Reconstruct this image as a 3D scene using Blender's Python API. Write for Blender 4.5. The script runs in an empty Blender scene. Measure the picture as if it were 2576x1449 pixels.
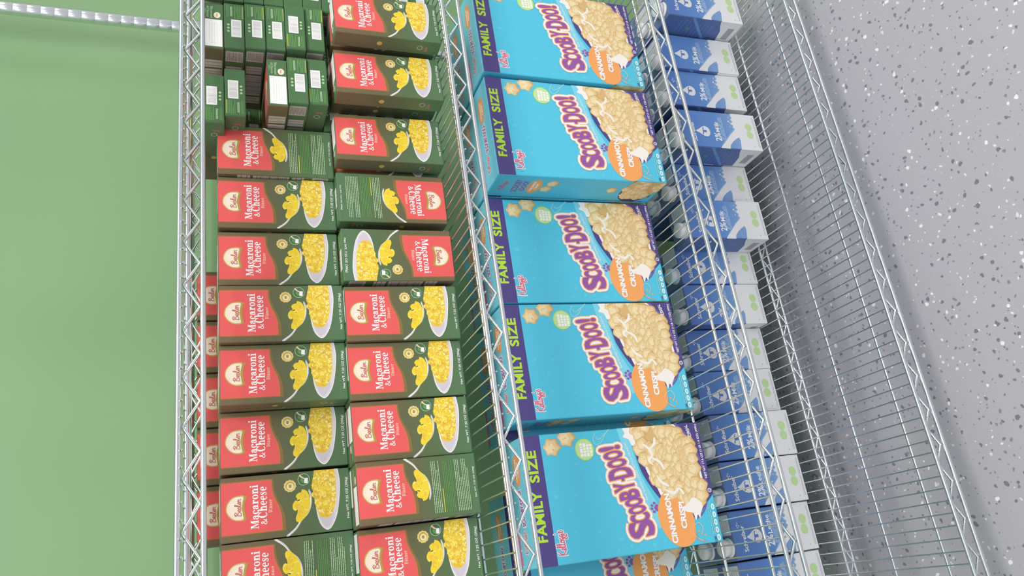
import bpy, bmesh, math, random
from mathutils import Matrix, Vector
random.seed(7)
SC = bpy.context.scene
COL = SC.collection
# ------------------------------------------------------------------ camera, world, light
FLOOR_Z = -1.2080                       # heights below are measured from the camera survey; the floor is lifted to z = 0
def Z(z): return z - FLOOR_Z
YAW, PITCH, ROLL = -0.3846, -0.3760, 0.0046
cam_data = bpy.data.cameras.new('camera')
cam = bpy.data.objects.new('camera', cam_data); COL.objects.link(cam)
R = (Matrix.Rotation(YAW, 3, 'Z') @ Matrix.Rotation(PITCH, 3, 'X') @ Matrix.Rotation(ROLL, 3, 'Y'))
right, fwd, up = R.col[0], R.col[1], R.col[2]
m = Matrix.Identity(4)                  # the phone was held sideways: picture right is down
for i, v in enumerate((-up, right, -fwd)):
    for j in range(3): m[j][i] = v[j]
m.translation = (0.0, -0.9259, Z(-0.0233))
cam.matrix_world = m
cam_data.sensor_width = 36.0
cam_data.lens = 36.0 * 1944.6 / 2576
cam_data.clip_start = 0.02
SC.camera = cam
SC.view_settings.view_transform = 'Standard'
SC.view_settings.look = 'None'
SC.view_settings.gamma = 1.0
SC.view_settings.exposure = 0.0
SC.view_settings.use_curve_mapping = False
world = bpy.data.worlds.new('shop_light'); SC.world = world
world.use_nodes = True
bg = world.node_tree.nodes['Background']
bg.inputs[0].default_value = (0.95, 0.97, 1.0, 1); bg.inputs[1].default_value = 0.64
def tube_light(x, y, power, lx=1.25, ly=0.20):
    l = bpy.data.lights.new('ceiling_tube', 'AREA'); l.shape = 'RECTANGLE'; l.size = lx; l.size_y = ly
    l.energy = power; l.color = (1.0, 0.985, 0.96)
    o = bpy.data.objects.new('ceiling_tube', l); COL.objects.link(o); o.location = (x, y, 2.75)
tube_light(0.72, -1.55, 54, 1.2, 1.0)
tube_light(-1.7, -1.7, 34, 1.2, 1.0)
tube_light(3.1, -1.7, 34, 1.2, 1.0)

# ------------------------------------------------------------------ materials
def lin(c): 
    c /= 255.0
    return c / 12.92 if c <= 0.04045 else ((c + 0.055) / 1.055) ** 2.4
def rgb(r, g, b): return (lin(r), lin(g), lin(b), 1)
MATS = {}
def mat(name, col, rough=0.5, metal=0.0, spec=0.35):
    m = bpy.data.materials.new(name); m.use_nodes = True
    p = m.node_tree.nodes['Principled BSDF']
    p.inputs['Base Color'].default_value = rgb(*col)
    p.inputs['Roughness'].default_value = rough; p.inputs['Metallic'].default_value = metal
    p.inputs['Specular IOR Level'].default_value = spec
    MATS[name] = m
    return m
chrome = mat('chrome_wire', (226, 231, 233), 0.22, 1.0)
for n, c in dict(red=(232, 96, 94), red_edge=(205, 122, 70), brown=(140, 112, 66), cream=(244, 228, 208), gold=(204, 172, 92), gold_light=(240, 224, 160),
                 white=(248, 246, 244), bowl=(222, 214, 220), bowl_in=(208, 200, 208), yellow=(242, 212, 56), yellow_light=(252, 230, 110), yellow_pale=(250, 238, 166),
                 yellow_deep=(234, 194, 62), yellow_brown=(222, 174, 74), silver=(205, 200, 195), script_red=(196, 112, 96), ribbon=(172, 160, 70),
                 dark_green=(50, 72, 46), mid_green=(80, 116, 76), leaf_green=(104, 158, 84), print_green=(176, 205, 160), print_yellow=(206, 206, 84), label_white=(244, 243, 240),
                 bar_grey=(196, 192, 190), facts=(196, 184, 176), facts_line=(110, 100, 92), side_text=(104, 104, 86),
                 sky=(86, 198, 226), sky_light=(128, 214, 234), sky_mid=(108, 206, 230), sky_side=(78, 184, 214), purple=(84, 72, 134), purple_rim=(120, 98, 168), violet=(152, 92, 166), violet_dark=(120, 70, 140),
                 lime=(184, 224, 66), lime_pale=(214, 238, 150), orange=(247, 168, 98), orange_deep=(238, 146, 92), halo=(248, 206, 180), logo_red=(214, 96, 128), pink=(228, 120, 170),
                 puff=(232, 204, 150), puff_light=(243, 222, 176), puff_dark=(219, 182, 122), puff_edge=(204, 160, 100), milk_white=(246, 240, 232), mint=(150, 214, 214),
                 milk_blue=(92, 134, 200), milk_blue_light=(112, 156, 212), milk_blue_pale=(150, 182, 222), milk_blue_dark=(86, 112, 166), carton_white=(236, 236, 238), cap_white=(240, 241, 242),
                 leaf=(198, 226, 168), tiny_grey=(170, 172, 184), roof_grey=(216, 216, 226), roof_blue=(104, 122, 164)).items():
    mat(n, c, 0.42 if n not in ('cap_white',) else 0.3)
def gradient_mat(name, stops, z0, z1, rough=0.45):
    """vertical colour blend along the carton's own height"""
    m = bpy.data.materials.new(name); m.use_nodes = True; MATS[name] = m
    nt = m.node_tree; p = nt.nodes['Principled BSDF']; p.inputs['Roughness'].default_value = rough; p.inputs['Specular IOR Level'].default_value = 0.35
    tc = nt.nodes.new('ShaderNodeTexCoord'); sx = nt.nodes.new('ShaderNodeSeparateXYZ'); mr = nt.nodes.new('ShaderNodeMapRange'); cr = nt.nodes.new('ShaderNodeValToRGB')
    nt.links.new(tc.outputs['Object'], sx.inputs[0]); nt.links.new(sx.outputs['Z'], mr.inputs['Value'])
    mr.inputs['From Min'].default_value = z0; mr.inputs['From Max'].default_value = z1
    nt.links.new(mr.outputs['Result'], cr.inputs[0]); nt.links.new(cr.outputs[0], p.inputs['Base Color'])
    e = cr.color_ramp.elements
    e[0].position, e[0].color = stops[0][0], rgb(*stops[0][1]); e[1].position, e[1].color = stops[-1][0], rgb(*stops[-1][1])
    for q, c in stops[1:-1]:
        k = e.new(q); k.color = rgb(*c)
gradient_mat('mac_green_bloom', [(0.0, (88, 122, 86)), (0.35, (92, 112, 76)), (0.62, (106, 100, 70)), (1.0, (120, 102, 74))], 0, 0.167)  # brown near the top: the red label's lens bloom painted into the green
gradient_mat('milk_front', [(0.0, (150, 182, 222)), (0.35, (128, 164, 214)), (0.55, (102, 148, 212)), (1.0, (92, 130, 200))], 0, 0.185)
def floor_mat():
    m = bpy.data.materials.new('speckled_vinyl'); m.use_nodes = True; MATS['floor'] = m
    nt = m.node_tree; L = nt.links; p = nt.nodes['Principled BSDF']; p.inputs['Roughness'].default_value = 0.38
    tc = nt.nodes.new('ShaderNodeTexCoord')
    nz = nt.nodes.new('ShaderNodeTexNoise'); nz.inputs['Scale'].default_value = 60; L.new(tc.outputs['Object'], nz.inputs['Vector'])
    base = None
    def layer(prev, scale, off, col, size, keep):
        mp = nt.nodes.new('ShaderNodeMapping'); mp.inputs['Location'].default_value = off; L.new(tc.outputs['Object'], mp.inputs['Vector'])
        ad = nt.nodes.new('ShaderNodeMix'); ad.data_type = 'RGBA'; ad.blend_type = 'LINEAR_LIGHT'; ad.inputs[0].default_value = 0.006
        L.new(mp.outputs[0], ad.inputs[6]); L.new(nz.outputs['Color'], ad.inputs[7])
        v = nt.nodes.new('ShaderNodeTexVoronoi'); v.voronoi_dimensions = '2D'; v.inputs['Scale'].default_value = scale; L.new(ad.outputs[2], v.inputs['Vector'])
        sp = nt.nodes.new('ShaderNodeSeparateColor'); L.new(v.outputs['Color'], sp.inputs[0])
        th = nt.nodes.new('ShaderNodeMath'); th.operation = 'MULTIPLY_ADD'; th.inputs[1].default_value = size; th.inputs[2].default_value = size * 0.35; L.new(sp.outputs[1], th.inputs[0])
        a = nt.nodes.new('ShaderNodeMath'); a.operation = 'LESS_THAN'; L.new(v.outputs['Distance'], a.inputs[0]); L.new(th.outputs[0], a.inputs[1])
        b = nt.nodes.new('ShaderNodeMath'); b.operation = 'LESS_THAN'; L.new(sp.outputs[0], b.inputs[0]); b.inputs[1].default_value = keep
        c = nt.nodes.new('ShaderNodeMath'); c.operation = 'MULTIPLY'; L.new(a.outputs[0], c.inputs[0]); L.new(b.outputs[0], c.inputs[1])
        mx = nt.nodes.new('ShaderNodeMix'); mx.data_type = 'RGBA'; L.new(c.outputs[0], mx.inputs[0])
        if prev is None: mx.inputs[6].default_value = rgb(176, 174, 180)
        else: L.new(prev, mx.inputs[6])
        mx.inputs[7].default_value = rgb(*col)
        return mx.outputs[2]
    o = layer(None, 74, (0, 0, 0), (124, 122, 130), 0.22, 0.20)
    o = layer(o, 112, (3.3, 1.7, 0), (138, 136, 144), 0.22, 0.13)
    o = layer(o, 74, (7.1, 4.2, 0), (232, 230, 234), 0.20, 0.09)
    o = layer(o, 108, (1.1, 9.2, 0), (222, 216, 220), 0.2, 0.07)
    L.new(o, p.inputs['Base Color'])
floor_mat()
def wall_mat():
    m = bpy.data.materials.new('green_paint'); m.use_nodes = True; MATS['wall'] = m
    nt = m.node_tree; L = nt.links; p = nt.nodes['Principled BSDF']; p.inputs['Roughness'].default_value = 0.5
    tc = nt.nodes.new('ShaderNodeTexCoord'); nz = nt.nodes.new('ShaderNodeTexNoise'); nz.inputs['Scale'].default_value = 3.0; nz.inputs['Detail'].default_value = 1.0
    cr = nt.nodes.new('ShaderNodeValToRGB'); L.new(tc.outputs['Object'], nz.inputs['Vector']); L.new(nz.outputs['Fac'], cr.inputs[0]); L.new(cr.outputs[0], p.inputs['Base Color'])
    cr.color_ramp.elements[0].position = 0.3; cr.color_ramp.elements[0].color = rgb(134, 172, 122)
    cr.color_ramp.elements[1].position = 0.7; cr.color_ramp.elements[1].color = rgb(144, 180, 130)
wall_mat()

# ------------------------------------------------------------------ mesh helpers
def finish(name, bm, mats, parent=None, smooth=False):
    me = bpy.data.meshes.new(name); bm.normal_update(); bm.to_mesh(me); bm.free()
    for mm in mats: me.materials.append(MATS[mm] if isinstance(mm, str) else mm)
    if smooth:
        for p in me.polygons: p.use_smooth = True
    o = bpy.data.objects.new(name, me); COL.objects.link(o)
    if parent: o.parent = parent
    return o
def tag(o, label=None, cat=None, group=None, kind=None):
    for k, v in (('label', label), ('category', cat), ('group', group), ('kind', kind)):
        if v: o[k] = v
    return o
def add_box(bm, x0, x1, y0, y1, z0, z1, mi=0):
    vs = [bm.verts.new((x, y, z)) for x in (x0, x1) for y in (y0, y1) for z in (z0, z1)]
    fs = []
    for q in ((0, 1, 3, 2), (4, 6, 7, 5), (0, 4, 5, 1), (2, 3, 7, 6), (0, 2, 6, 4), (1, 5, 7, 3)):
        f = bm.faces.new([vs[k] for k in q]); f.material_index = mi; fs.append(f)
    return fs
def add_tube(bm, pts, r, n=8, caps=True):
    """round bar through a chain of points"""
    pts = [Vector(p) for p in pts]; rings = []
    for i, p in enumerate(pts):
        t = (pts[min(i + 1, len(pts) - 1)] - pts[max(i - 1, 0)]).normalized()
        a = t.orthogonal().normalized() if i == 0 else (rings_a - t * rings_a.dot(t)).normalized()
        rings_a = a; b = t.cross(a)
        rings.append([bm.verts.new(p + (a * math.cos(2 * math.pi * k / n) + b * math.sin(2 * math.pi * k / n)) * r) for k in range(n)])
    for i in range(len(rings) - 1):
        for k in range(n):
            bm.faces.new((rings[i][k], rings[i][(k + 1) % n], rings[i + 1][(k + 1) % n], rings[i + 1][k])).smooth = True
    if caps:
        for r_, o_ in ((rings[0], -1), (rings[-1], 1)): bm.faces.new([bm.verts.new(v.co) for v in r_[::o_]])
def add_lathe(bm, prof, n=24, cx=0, cy=0):
    rings = [[bm.verts.new((cx + r * math.cos(2 * math.pi * k / n), cy + r * math.sin(2 * math.pi * k / n), z)) for k in range(n)] for r, z in prof]
    for i in range(len(rings) - 1):
        for k in range(n): bm.faces.new((rings[i][k], rings[i][(k + 1) % n], rings[i + 1][(k + 1) % n], rings[i + 1][k])).smooth = True
    bm.faces.new(rings[0][::-1]); bm.faces.new(rings[-1])

# ------------------------------------------------------------------ flat print shapes (2-D, millimetres)
def catmull(P, n=6, closed=False):
    out = []; N = len(P)
    for i in range(N if closed else N - 1):
        g = (lambda k: P[k % N]) if closed else (lambda k: P[max(0, min(N - 1, k))])
        p0, p1, p2, p3 = g(i - 1), g(i), g(i + 1), g(i + 2)
        for s in range(n):
            t = s / n
            out.append(tuple(0.5 * ((2 * b) + (-a + c) * t + (2 * a - 5 * b + 4 * c - d) * t * t + (-a + 3 * b - 3 * c + d) * t ** 3) for a, b, c, d in zip(p0, p1, p2, p3)))
    if not closed: out.append(tuple(P[-1]))
    return out
def blob(P, n=6): return [catmull(P, n, True)]
def ell(cx, cy, rx, ry=None, n=20, rot=0.0):
    ry = rx if ry is None else ry; c, s = math.cos(rot), math.sin(rot)
    return [[(cx + rx * math.cos(2 * math.pi * k / n) * c - ry * math.sin(2 * math.pi * k / n) * s, cy + rx * math.cos(2 * math.pi * k / n) * s + ry * math.sin(2 * math.pi * k / n) * c) for k in range(n)]]
def rect(x0, x1, y0, y1): return [[(x0, y0), (x1, y0), (x1, y1), (x0, y1)]]
def ring(cx, cy, rx, ry, tx, ty, a0=0, a1=360, n=22):
    out = []
    for k in range(n):
        q = []
        for a, inner in ((k, 0), (k + 1, 0), (k + 1, 1), (k, 1)):
            th = math.radians(a0 + (a1 - a0) * a / n)
            q.append((cx + (rx - tx * inner) * math.cos(th), cy + (ry - ty * inner) * math.sin(th)))
        out.append(q)
    return out
def stroke(P, w, closed=False, smooth=0):
    W = list(w) if hasattr(w, '__len__') else [w] * len(P)
    if smooth:
        Q = catmull([tuple(p) + (ww,) for p, ww in zip(P, W)], smooth, closed); P = [q[:2] for q in Q]; W = [q[2] for q in Q]
    N = len(P); L = []
    for i in range(N):
        a = P[(i - 1) % N] if closed else P[max(i - 1, 0)]; b = P[(i + 1) % N] if closed else P[min(i + 1, N - 1)]
        dx, dy = b[0] - a[0], b[1] - a[1]; d = math.hypot(dx, dy) or 1
        nx, ny = -dy / d * W[i] / 2, dx / d * W[i] / 2
        L.append(((P[i][0] + nx, P[i][1] + ny), (P[i][0] - nx, P[i][1] - ny)))
    out = []
    for i in range(N if closed else N - 1):
        j = (i + 1) % N; out.append([L[i][1], L[j][1], L[j][0], L[i][0]])
    if not closed:
        for i in (0, N - 1): out += ell(P[i][0], P[i][1], W[i] / 2, n=8)
    return out
def xf(polys, s=1, dx=0, dy=0, rot=0, sx=1, shear=0):
    c, n = math.cos(rot), math.sin(rot); out = []
    for p in polys:
        q = []
        for x, y in p:
            x, y = (x * sx + y * shear) * s, y * s
            q.append((dx + x * c - y * n, dy + x * n + y * c))
        out.append(q)
    return out
def bounds(polys):
    xs = [p[0] for q in polys for p in q]; ys = [p[1] for q in polys for p in q]
    return min(xs), max(xs), min(ys), max(ys)
def fit(polys, u0, u1, v0, v1, rot=0):
    """scale a word into a box u0..u1, v0..v1 (rotation about its lower left corner)"""
    a, b, c, d = bounds(polys); kx, ky = (u1 - u0) / (b - a), (v1 - v0) / (d - c)
    p = [[((x - a) * kx, (y - c) * ky) for x, y in q] for q in polys]
    return xf(p, 1, u0, v0, rot)
_tc = {}
def sans(s, bold=0.0, space=1.0):
    """plain sans lettering as flat polygons, about 1 unit high"""
    k = (s, bold, space)
    if k not in _tc:
        cu = bpy.data.curves.new('lettering', 'FONT'); cu.body = s; cu.size = 1.0; cu.offset = bold; cu.space_character = space; cu.resolution_u = 3
        o = bpy.data.objects.new('lettering', cu); COL.objects.link(o)
        bpy.context.view_layer.update()
        me = bpy.data.meshes.new_from_object(o.evaluated_get(bpy.context.evaluated_depsgraph_get()))
        _tc[k] = [[(me.vertices[i].co.x, me.vertices[i].co.y) for i in p.vertices] for p in me.polygons]
        bpy.data.objects.remove(o); bpy.data.curves.remove(cu); bpy.data.meshes.remove(me)
    return _tc[k]
def serif_glyphs():
    G = {}
    tl = lambda x, y: [[(x, y), (x, y - .05), (x + .1, y - .09), (x + .28, y)]]
    foot = lambda a, b: rect(a, b, 0, .065)
    G['i'] = (rect(.09, .28, 0, .66) + foot(0, .37) + tl(0, .66) + ell(.185, .87, .115), .41)
    G['r'] = (rect(.09, .28, 0, .66) + foot(0, .40) + tl(0, .66) + stroke([(.26, .42), (.33, .57), (.44, .62)], .1, smooth=4) + ell(.46, .55, .105), .57)
    arch = ring(.42, .40, .245, .28, .19, .1, 0, 160) + rect(.475, .665, 0, .42) + foot(.40, .75)
    G['n'] = (rect(.09, .28, 0, .66) + foot(0, .36) + tl(0, .66) + arch, .78)
    G['h'] = (rect(.09, .28, 0, .97) + foot(0, .36) + tl(0, .97) + arch, .78)
    G['M'] = (rect(.12, .20, 0, .92) + rect(0, .32, 0, .06) + rect(0, .3, .89, .95) + rect(.80, 1.0, 0, .95) + rect(.70, 1.10, 0, .06) + rect(.80, 1.10, .89, .95)
              + [[(.10, .95), (.54, 0), (.62, .12), (.34, .95)], [(.52, 0), (.58, 0), (.88, .95), (.80, .95)]], 1.14)
    G['a'] = (rect(.34, .52, .06, .47) + [[(.34, .1), (.60, 0), (.64, .05), (.52, .14)]] + ring(.30, .44, .22, .225, .18, .085, 0, 160) + ell(.135, .5, .095) + ring(.24, .19, .225, .20, .16, .07, 50, 330), .66)
    G['c'] = (ring(.31, .33, .29, .345, .19, .07, 42, 318) + ell(.47, .49, .095), .60)
    G['o'] = (ring(.33, .33, .31, .345, .185, .065), .68)
    G['e'] = (ring(.31, .33, .29, .345, .185, .065, 0, 312) + rect(.13, .585, .32, .385), .63)
    G['s'] = (stroke([(.42, .49), (.36, .60), (.24, .62), (.12, .52), (.18, .41), (.32, .30), (.39, .17), (.28, .045), (.14, .05), (.07, .17)], [.05, .06, .08, .13, .17, .17, .13, .08, .06, .05], smooth=3) + rect(.41, .465, .43, .66) + rect(.03, .085, 0, .23), .54)
    G['C'] = (ring(.45, .475, .42, .49, .23, .07, 42, 318) + rect(.70, .775, .60, .95), .86)
    G['D'] = (rect(.10, .31, 0, .95) + rect(0, .42, 0, .06) + rect(0, .42, .89, .95) + ring(.36, .475, .46, .475, .21, .065, -90, 90), .90)
    G['&'] = (stroke([(.80, .5), (.66, .22), (.42, .04), (.2, .04), (.08, .2), (.18, .42), (.42, .60), (.46, .80), (.34, .90), (.22, .80), (.28, .6), (.50, .3), (.82, .03)], .11, smooth=4), .92)
    G[' '] = ([], .3)
    return G
SERIF = serif_glyphs()
def serif(s, track=0.03):
    out = []; x = 0
    for ch in s:
        g, w = SERIF[ch]; out += xf(g, 1, x, 0); x += w + track
    return out
def script(s, w=.1):
    """joined handwriting strokes"""
    G = {'B': ([[(.05, 0), (.12, .5), (.25, 1)], [(.0, .8), (.3, 1.03), (.58, .85), (.25, .55), (.6, .42), (.5, .08), (.12, 0)]], .68),
         'K': ([[(.08, 0), (.16, .5), (.3, 1)], [(.72, 1), (.24, .5), (.5, .2), (.8, .02)]], .78),
         'e': ([[(0, .2), (.26, .28), (.32, .45), (.18, .52), (.06, .3), (.14, .04), (.4, .12)]], .38), 's': ([[(0, .1), (.16, .54), (.3, .28), (.2, .02), (.02, .04)]], .36),
         'l': ([[(0, .12), (.24, .7), (.28, 1), (.14, .96), (.08, .3), (.18, .02), (.36, .14)]], .32), 'r': ([[(0, .1), (.1, .52), (.2, .42), (.34, .46), (.28, .14), (.42, .06)]], .4),
         'o': ([[(.2, .5), (.04, .28), (.18, .02), (.36, .26), (.2, .5), (.42, .4)]], .42), 'g': ([[(.34, .5), (.08, .36), (.12, .04), (.34, .3), (.3, -.3), (.06, -.36), (.1, -.16), (.44, .1)]], .44), "'": ([[(.05, .9), (.1, 1.05)]], .14)}
    out = []; x = 0
    for ch in s:
        for st in G[ch][0]: out += stroke([(x + a, b) for a, b in st], w, smooth=4)
        x += G[ch][1]
    return out
def inside(p, poly):
    x, y = p; c = False; j = len(poly) - 1
    for i in range(len(poly)):
        (xi, yi), (xj, yj) = poly[i], poly[j]
        if (yi > y) != (yj > y) and x < (xj - xi) * (y - yi) / (yj - yi) + xi: c = not c
        j = i
    return c
def clip_poly(poly, x0, x1, y0, y1):
    def cut(P, f, inter):
        out = []
        for i in range(len(P)):
            a, b = P[i - 1], P[i]
            if f(b):
                if not f(a): out.append(inter(a, b))
                out.append(b)
            elif f(a): out.append(inter(a, b))
        return out
    ix = lambda X: (lambda a, b: (X, a[1] + (b[1] - a[1]) * (X - a[0]) / (b[0] - a[0])))
    iy = lambda Y: (lambda a, b: (a[0] + (b[0] - a[0]) * (Y - a[1]) / (b[1] - a[1]), Y))
    P = poly
    for f, g in ((lambda p: p[0] >= x0, ix(x0)), (lambda p: p[0] <= x1, ix(x1)), (lambda p: p[1] >= y0, iy(y0)), (lambda p: p[1] <= y1, iy(y1))):
        if P: P = cut(P, f, g)
    return P
from mathutils.geometry import delaunay_2d_cdt
def area(p): return .5 * sum(p[i - 1][0] * p[i][1] - p[i][0] * p[i - 1][1] for i in range(len(p)))
def union(polys):
    """one flat sheet out of overlapping strokes"""
    rnd = random.Random(1); polys = [t for p in polys for t in (([p[0], p[1], p[2]], [p[0], p[2], p[3]]) if len(p) == 4 else (p,))]
    for tries in range(8):
        V = []; F = []; total = big = 0; j = .0015 * tries; dg = 3 if tries == 0 else 4
        for p in polys:
            q = []
            for c in p:
                c = (round(c[0] + rnd.uniform(-j, j), dg), round(c[1] + rnd.uniform(-j, j), dg))
                if not q or abs(c[0] - q[-1][0]) + abs(c[1] - q[-1][1]) > .004: q.append(c)
            if len(q) > 1 and abs(q[0][0] - q[-1][0]) + abs(q[0][1] - q[-1][1]) < .004: q.pop()
            A = area(q) if len(q) > 2 else 0
            if abs(A) < 1e-4: continue
            if A < 0: q.reverse()
            total += abs(A); big = max(big, abs(A)); F.append(list(range(len(V), len(V) + len(q)))); V += [Vector(c) for c in q]
        if not F: return []
        v, e, f, ov, oe, of = delaunay_2d_cdt(V, [], F, 1, 1e-5 if tries % 2 else 1e-4, True)
        out = [[tuple(v[i]) for i in t] for t, o in zip(f, of) if o]
        got = sum(abs(area(t)) for t in out)
        if got <= total * 1.002 + .01 and got >= big * .98: return out
    BAD.append(len(polys))
    return [[tuple(V[i]) for i in t] for t in F]
BAD = []
class Print:
    """ink on one face of a carton: polygons in mm, stacked a few hundredths of a mm apart"""
    def __init__(s, W, H): s.items = []; s.W = W; s.H = H; s.h = 0.02
    def add(s, mname, polys, clip=True, step=0.006):
        s.h += step
        n_bad = len(BAD)
        if len(polys) > 1: polys = union(polys)
        lift = .0006 if len(BAD) > n_bad else 0
        for p in polys:
            if clip:
                bx = bounds([p])
                if bx[0] < 0.1 or bx[1] > s.W - .1 or bx[2] < .1 or bx[3] > s.H - .1: p = clip_poly(p, .1, s.W - .1, .1, s.H - .1)
            if len(p) > 2: s.items.append((mname, p, s.h)); s.h += lift
        return s
def put(bm, pr, origin, U, V, mats, turn=False):
    """lay a Print on a face; U and V are unit axes in metres, normal = U x V"""
    origin, U, V = Vector(origin), Vector(U), Vector(V); N = U.cross(V)
    for mname, p, h in pr.items:
        if mname not in mats: mats.append(mname)
        if turn: p = [(pr.W - x, pr.H - y) for x, y in p]
        try: f = bm.faces.new([bm.verts.new(origin + U * x / 1000 + V * y / 1000 + N * h / 1000) for x, y in p])
        except ValueError: continue
        f.normal_update()
        if f.normal.dot(N) < 0: f.normal_flip()
        f.material_index = mats.index(mname)

# ------------------------------------------------------------------ the setting
bm = bmesh.new(); add_box(bm, -4, 6, -4, 0.62, -0.05, 0.0); tag(finish('floor', bm, ['floor']), kind='structure')
bm = bmesh.new(); add_box(bm, -4, 6, 0.60, 0.70, 0.0, 6.0); tag(finish('wall_back', bm, ['wall']), kind='structure')  # unseen upper part added to keep world light out of the wire reflections

# ------------------------------------------------------------------ wire shelving unit
SX0, SX1, SD = -0.36, 1.183, 0.530
LEVELS = dict(A=0.0075, B=-0.3719, C=-0.7621, D=-1.0923)
PITCHX = 0.01876
def deck(z): return Z(z) - 0.0030        # height of the wires' upper side
unit = bpy.data.objects.new('wire_shelving_unit', None); COL.objects.link(unit); unit.location = (0.41, 0.26, 0)
tag(unit, 'chrome wire shelving unit with zigzag edge trusses against the green wall', 'shelving')
inv_unit = Matrix.Translation((-0.41, -0.26, 0))
def fin_unit(name, bm, parent, mats=('chrome_wire',)):
    bmesh.ops.transform(bm, matrix=inv_unit, verts=bm.verts)
    return finish(name, bm, list(mats), parent)
for px, py in ((SX0 - .004, .012), (SX1, .012), (SX0 - .004, .515), (SX1, .515)):
    bm = bmesh.new(); prof = [(.009, .0), (.017, .002), (.017, .008), (.006, .010), (.006, .028), (.0127, .030)]
    z = .035
    while z < 1.86:
        prof += [(.0127, z), (.01245, z + .0007), (.01245, z + .0027), (.0127, z + .0034)]; z += .0238
    prof += [(.0127, 1.865), (.010, 1.872)]
    add_lathe(bm, prof, 20, px, py)
    fin_unit('post', bm, unit)
def zigzag(bm, x0, x1, y, zt, zb, r=.0023, period=.0573, phase=0.0):
    pts = []; k = 0; x = x0 + phase
    while x < x1:
        pts.append((x, y, zt if k % 2 else zb)); x += period / 2; k += 1
    add_tube(bm, pts, r, 6)
for key, zl in LEVELS.items():
    z = Z(zl); zw = z - .0043
    bm = bmesh.new(); x = SX0 + .012 + {'A': .006, 'B': .003, 'C': .011, 'D': .0085}[key]
    while x < SX1 - .012:
        add_tube(bm, [(x, -.0045, zw), (x, SD + .004, zw)], .00125, 6); x += PITCHX
    for y in {'A': (.046, .157, .372, .482), 'B': (.029, .157, .372, .482), 'C': (.047, .157, .372, .482), 'D': (.049, .157, .372, .482)}[key]:
        add_tube(bm, [(SX0, y, zw - .0036), (SX1, y, zw - .0036)], .0026, 8)
    shelf = fin_unit('wire_shelf', bm, unit)
    ph = {'A': .022, 'B': .037, 'C': .005, 'D': .0}[key]
    for y in (0.0, SD):
        bm = bmesh.new(); s = 1 if y == 0 else -1
        add_tube(bm, [(SX0, y, z), (SX1, y, z)], .0033, 10); add_tube(bm, [(SX0, y, z - .0265), (SX1, y, z - .0265)], .0033, 10)
        rail = fin_unit('front_rail' if y == 0 else 'back_rail', bm, shelf)
        bm = bmesh.new(); zigzag(bm, SX0 + .004, SX1 - .004, y + s * .0044, z - .0045, z - .0232, phase=ph if y == 0 else ph + .02)
        fin_unit('zigzag_wire', bm, shelf)
    bm = bmesh.new(); add_tube(bm, [(SX0, .265, zw - .0036), (SX1, .265, zw - .0036)], .0026, 8); add_tube(bm, [(SX0, .265, z - .0255), (SX1, .265, z - .0255)], .0026, 8)
    zigzag(bm, SX0 + .004, SX1 - .004, .265, z - .0085, z - .0235, r=.0017, phase=.012)
    fin_unit('middle_truss', bm, shelf)
    for x in (SX0, SX1):
        bm = bmesh.new(); s = .012 if x == SX0 else -.012
        for zz in (z - .0045, z - .0265): add_tube(bm, [(x + s, 0.003, zz), (x + s, SD - .003, zz)], .0030, 8)
        fin_unit('side_rail', bm, shelf)
    for px, py in ((SX0 - .004, .012), (SX1, .012), (SX0 - .004, .515), (SX1, .515)):
        bm = bmesh.new(); add_lathe(bm, [(.0135, z - .030), (.0175, z - .028), (.0165, z + .004), (.0135, z + .006)], 20, px, py); fin_unit('corner_collar', bm, shelf)

# ------------------------------------------------------------------ macaroni carton
MW, MH, MT = .0826, .1670, .0290
def pasta(pr, region, n, size, seed, shades=('yellow', 'yellow_light', 'yellow_deep', 'yellow_light', 'yellow_pale')):
    rnd = random.Random(seed); b = bounds([region]); k = 0
    while k < n:
        x, y = rnd.uniform(b[0], b[1]), rnd.uniform(b[2], b[3])
        if not inside((x, y), region): continue
        a = rnd.uniform(0, 6.28); r = size * rnd.uniform(.7, 1.1); bend = rnd.choice((-1, 1)) * rnd.uniform(.6, 1.2)
        pts = [(x + r * math.cos(a + bend * t), y + r * math.sin(a + bend * t)) for t in (-1, -.5, 0, .5, 1)]
        if not all(inside(p, region) for p in pts): k += .2; continue
        sh = rnd.choice(shades)
        pr.add('yellow_deep' if rnd.random() < .8 else 'yellow_brown', stroke([(p[0] + .12 * size, p[1] - .14 * size) for p in pts], size * .82), step=.0004)
        pr.add(sh, stroke(pts, size * .74), step=.0004); k += 1
def spoonful(pr, flip=False):
    top = [(56, 58), (58.5, 63), (55, 66), (54, 70), (50.5, 72.5), (46.5, 70.8), (44.5, 74), (40, 77), (35, 77), (31.5, 74), (33, 71), (28, 71.5), (23, 73.5), (18, 73), (16.5, 69), (19, 65), (28, 57.5), (38, 54.5), (48, 54.5)]
    pr.add('silver', stroke([(57.5, 55), (50, 53), (38, 53.6), (27, 58), (19, 66.5), (9, 74), (.6, 85)], [1.6, 2.2, 2.4, 2.0, 2.2, 2.8, 3.2], smooth=5))
    pr.add('white', stroke([(56, 55.5), (48, 53.6), (37, 54.4), (27, 59), (18, 67.5), (9, 75), (1.5, 84)], [.6, .9, .9, .8, .8, .9, .9], smooth=5))
    pr.add('yellow', blob(top, 5)); pasta(pr, catmull(top, 5, True), 26, 2.6, 3, ('yellow', 'yellow_light', 'yellow', 'yellow_deep'))
    pr.add('dark_green', stroke([(45.5, 72.8), (44.8, 70.5), (45.3, 68)], [.5, .9, 1.5], smooth=3))
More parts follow.
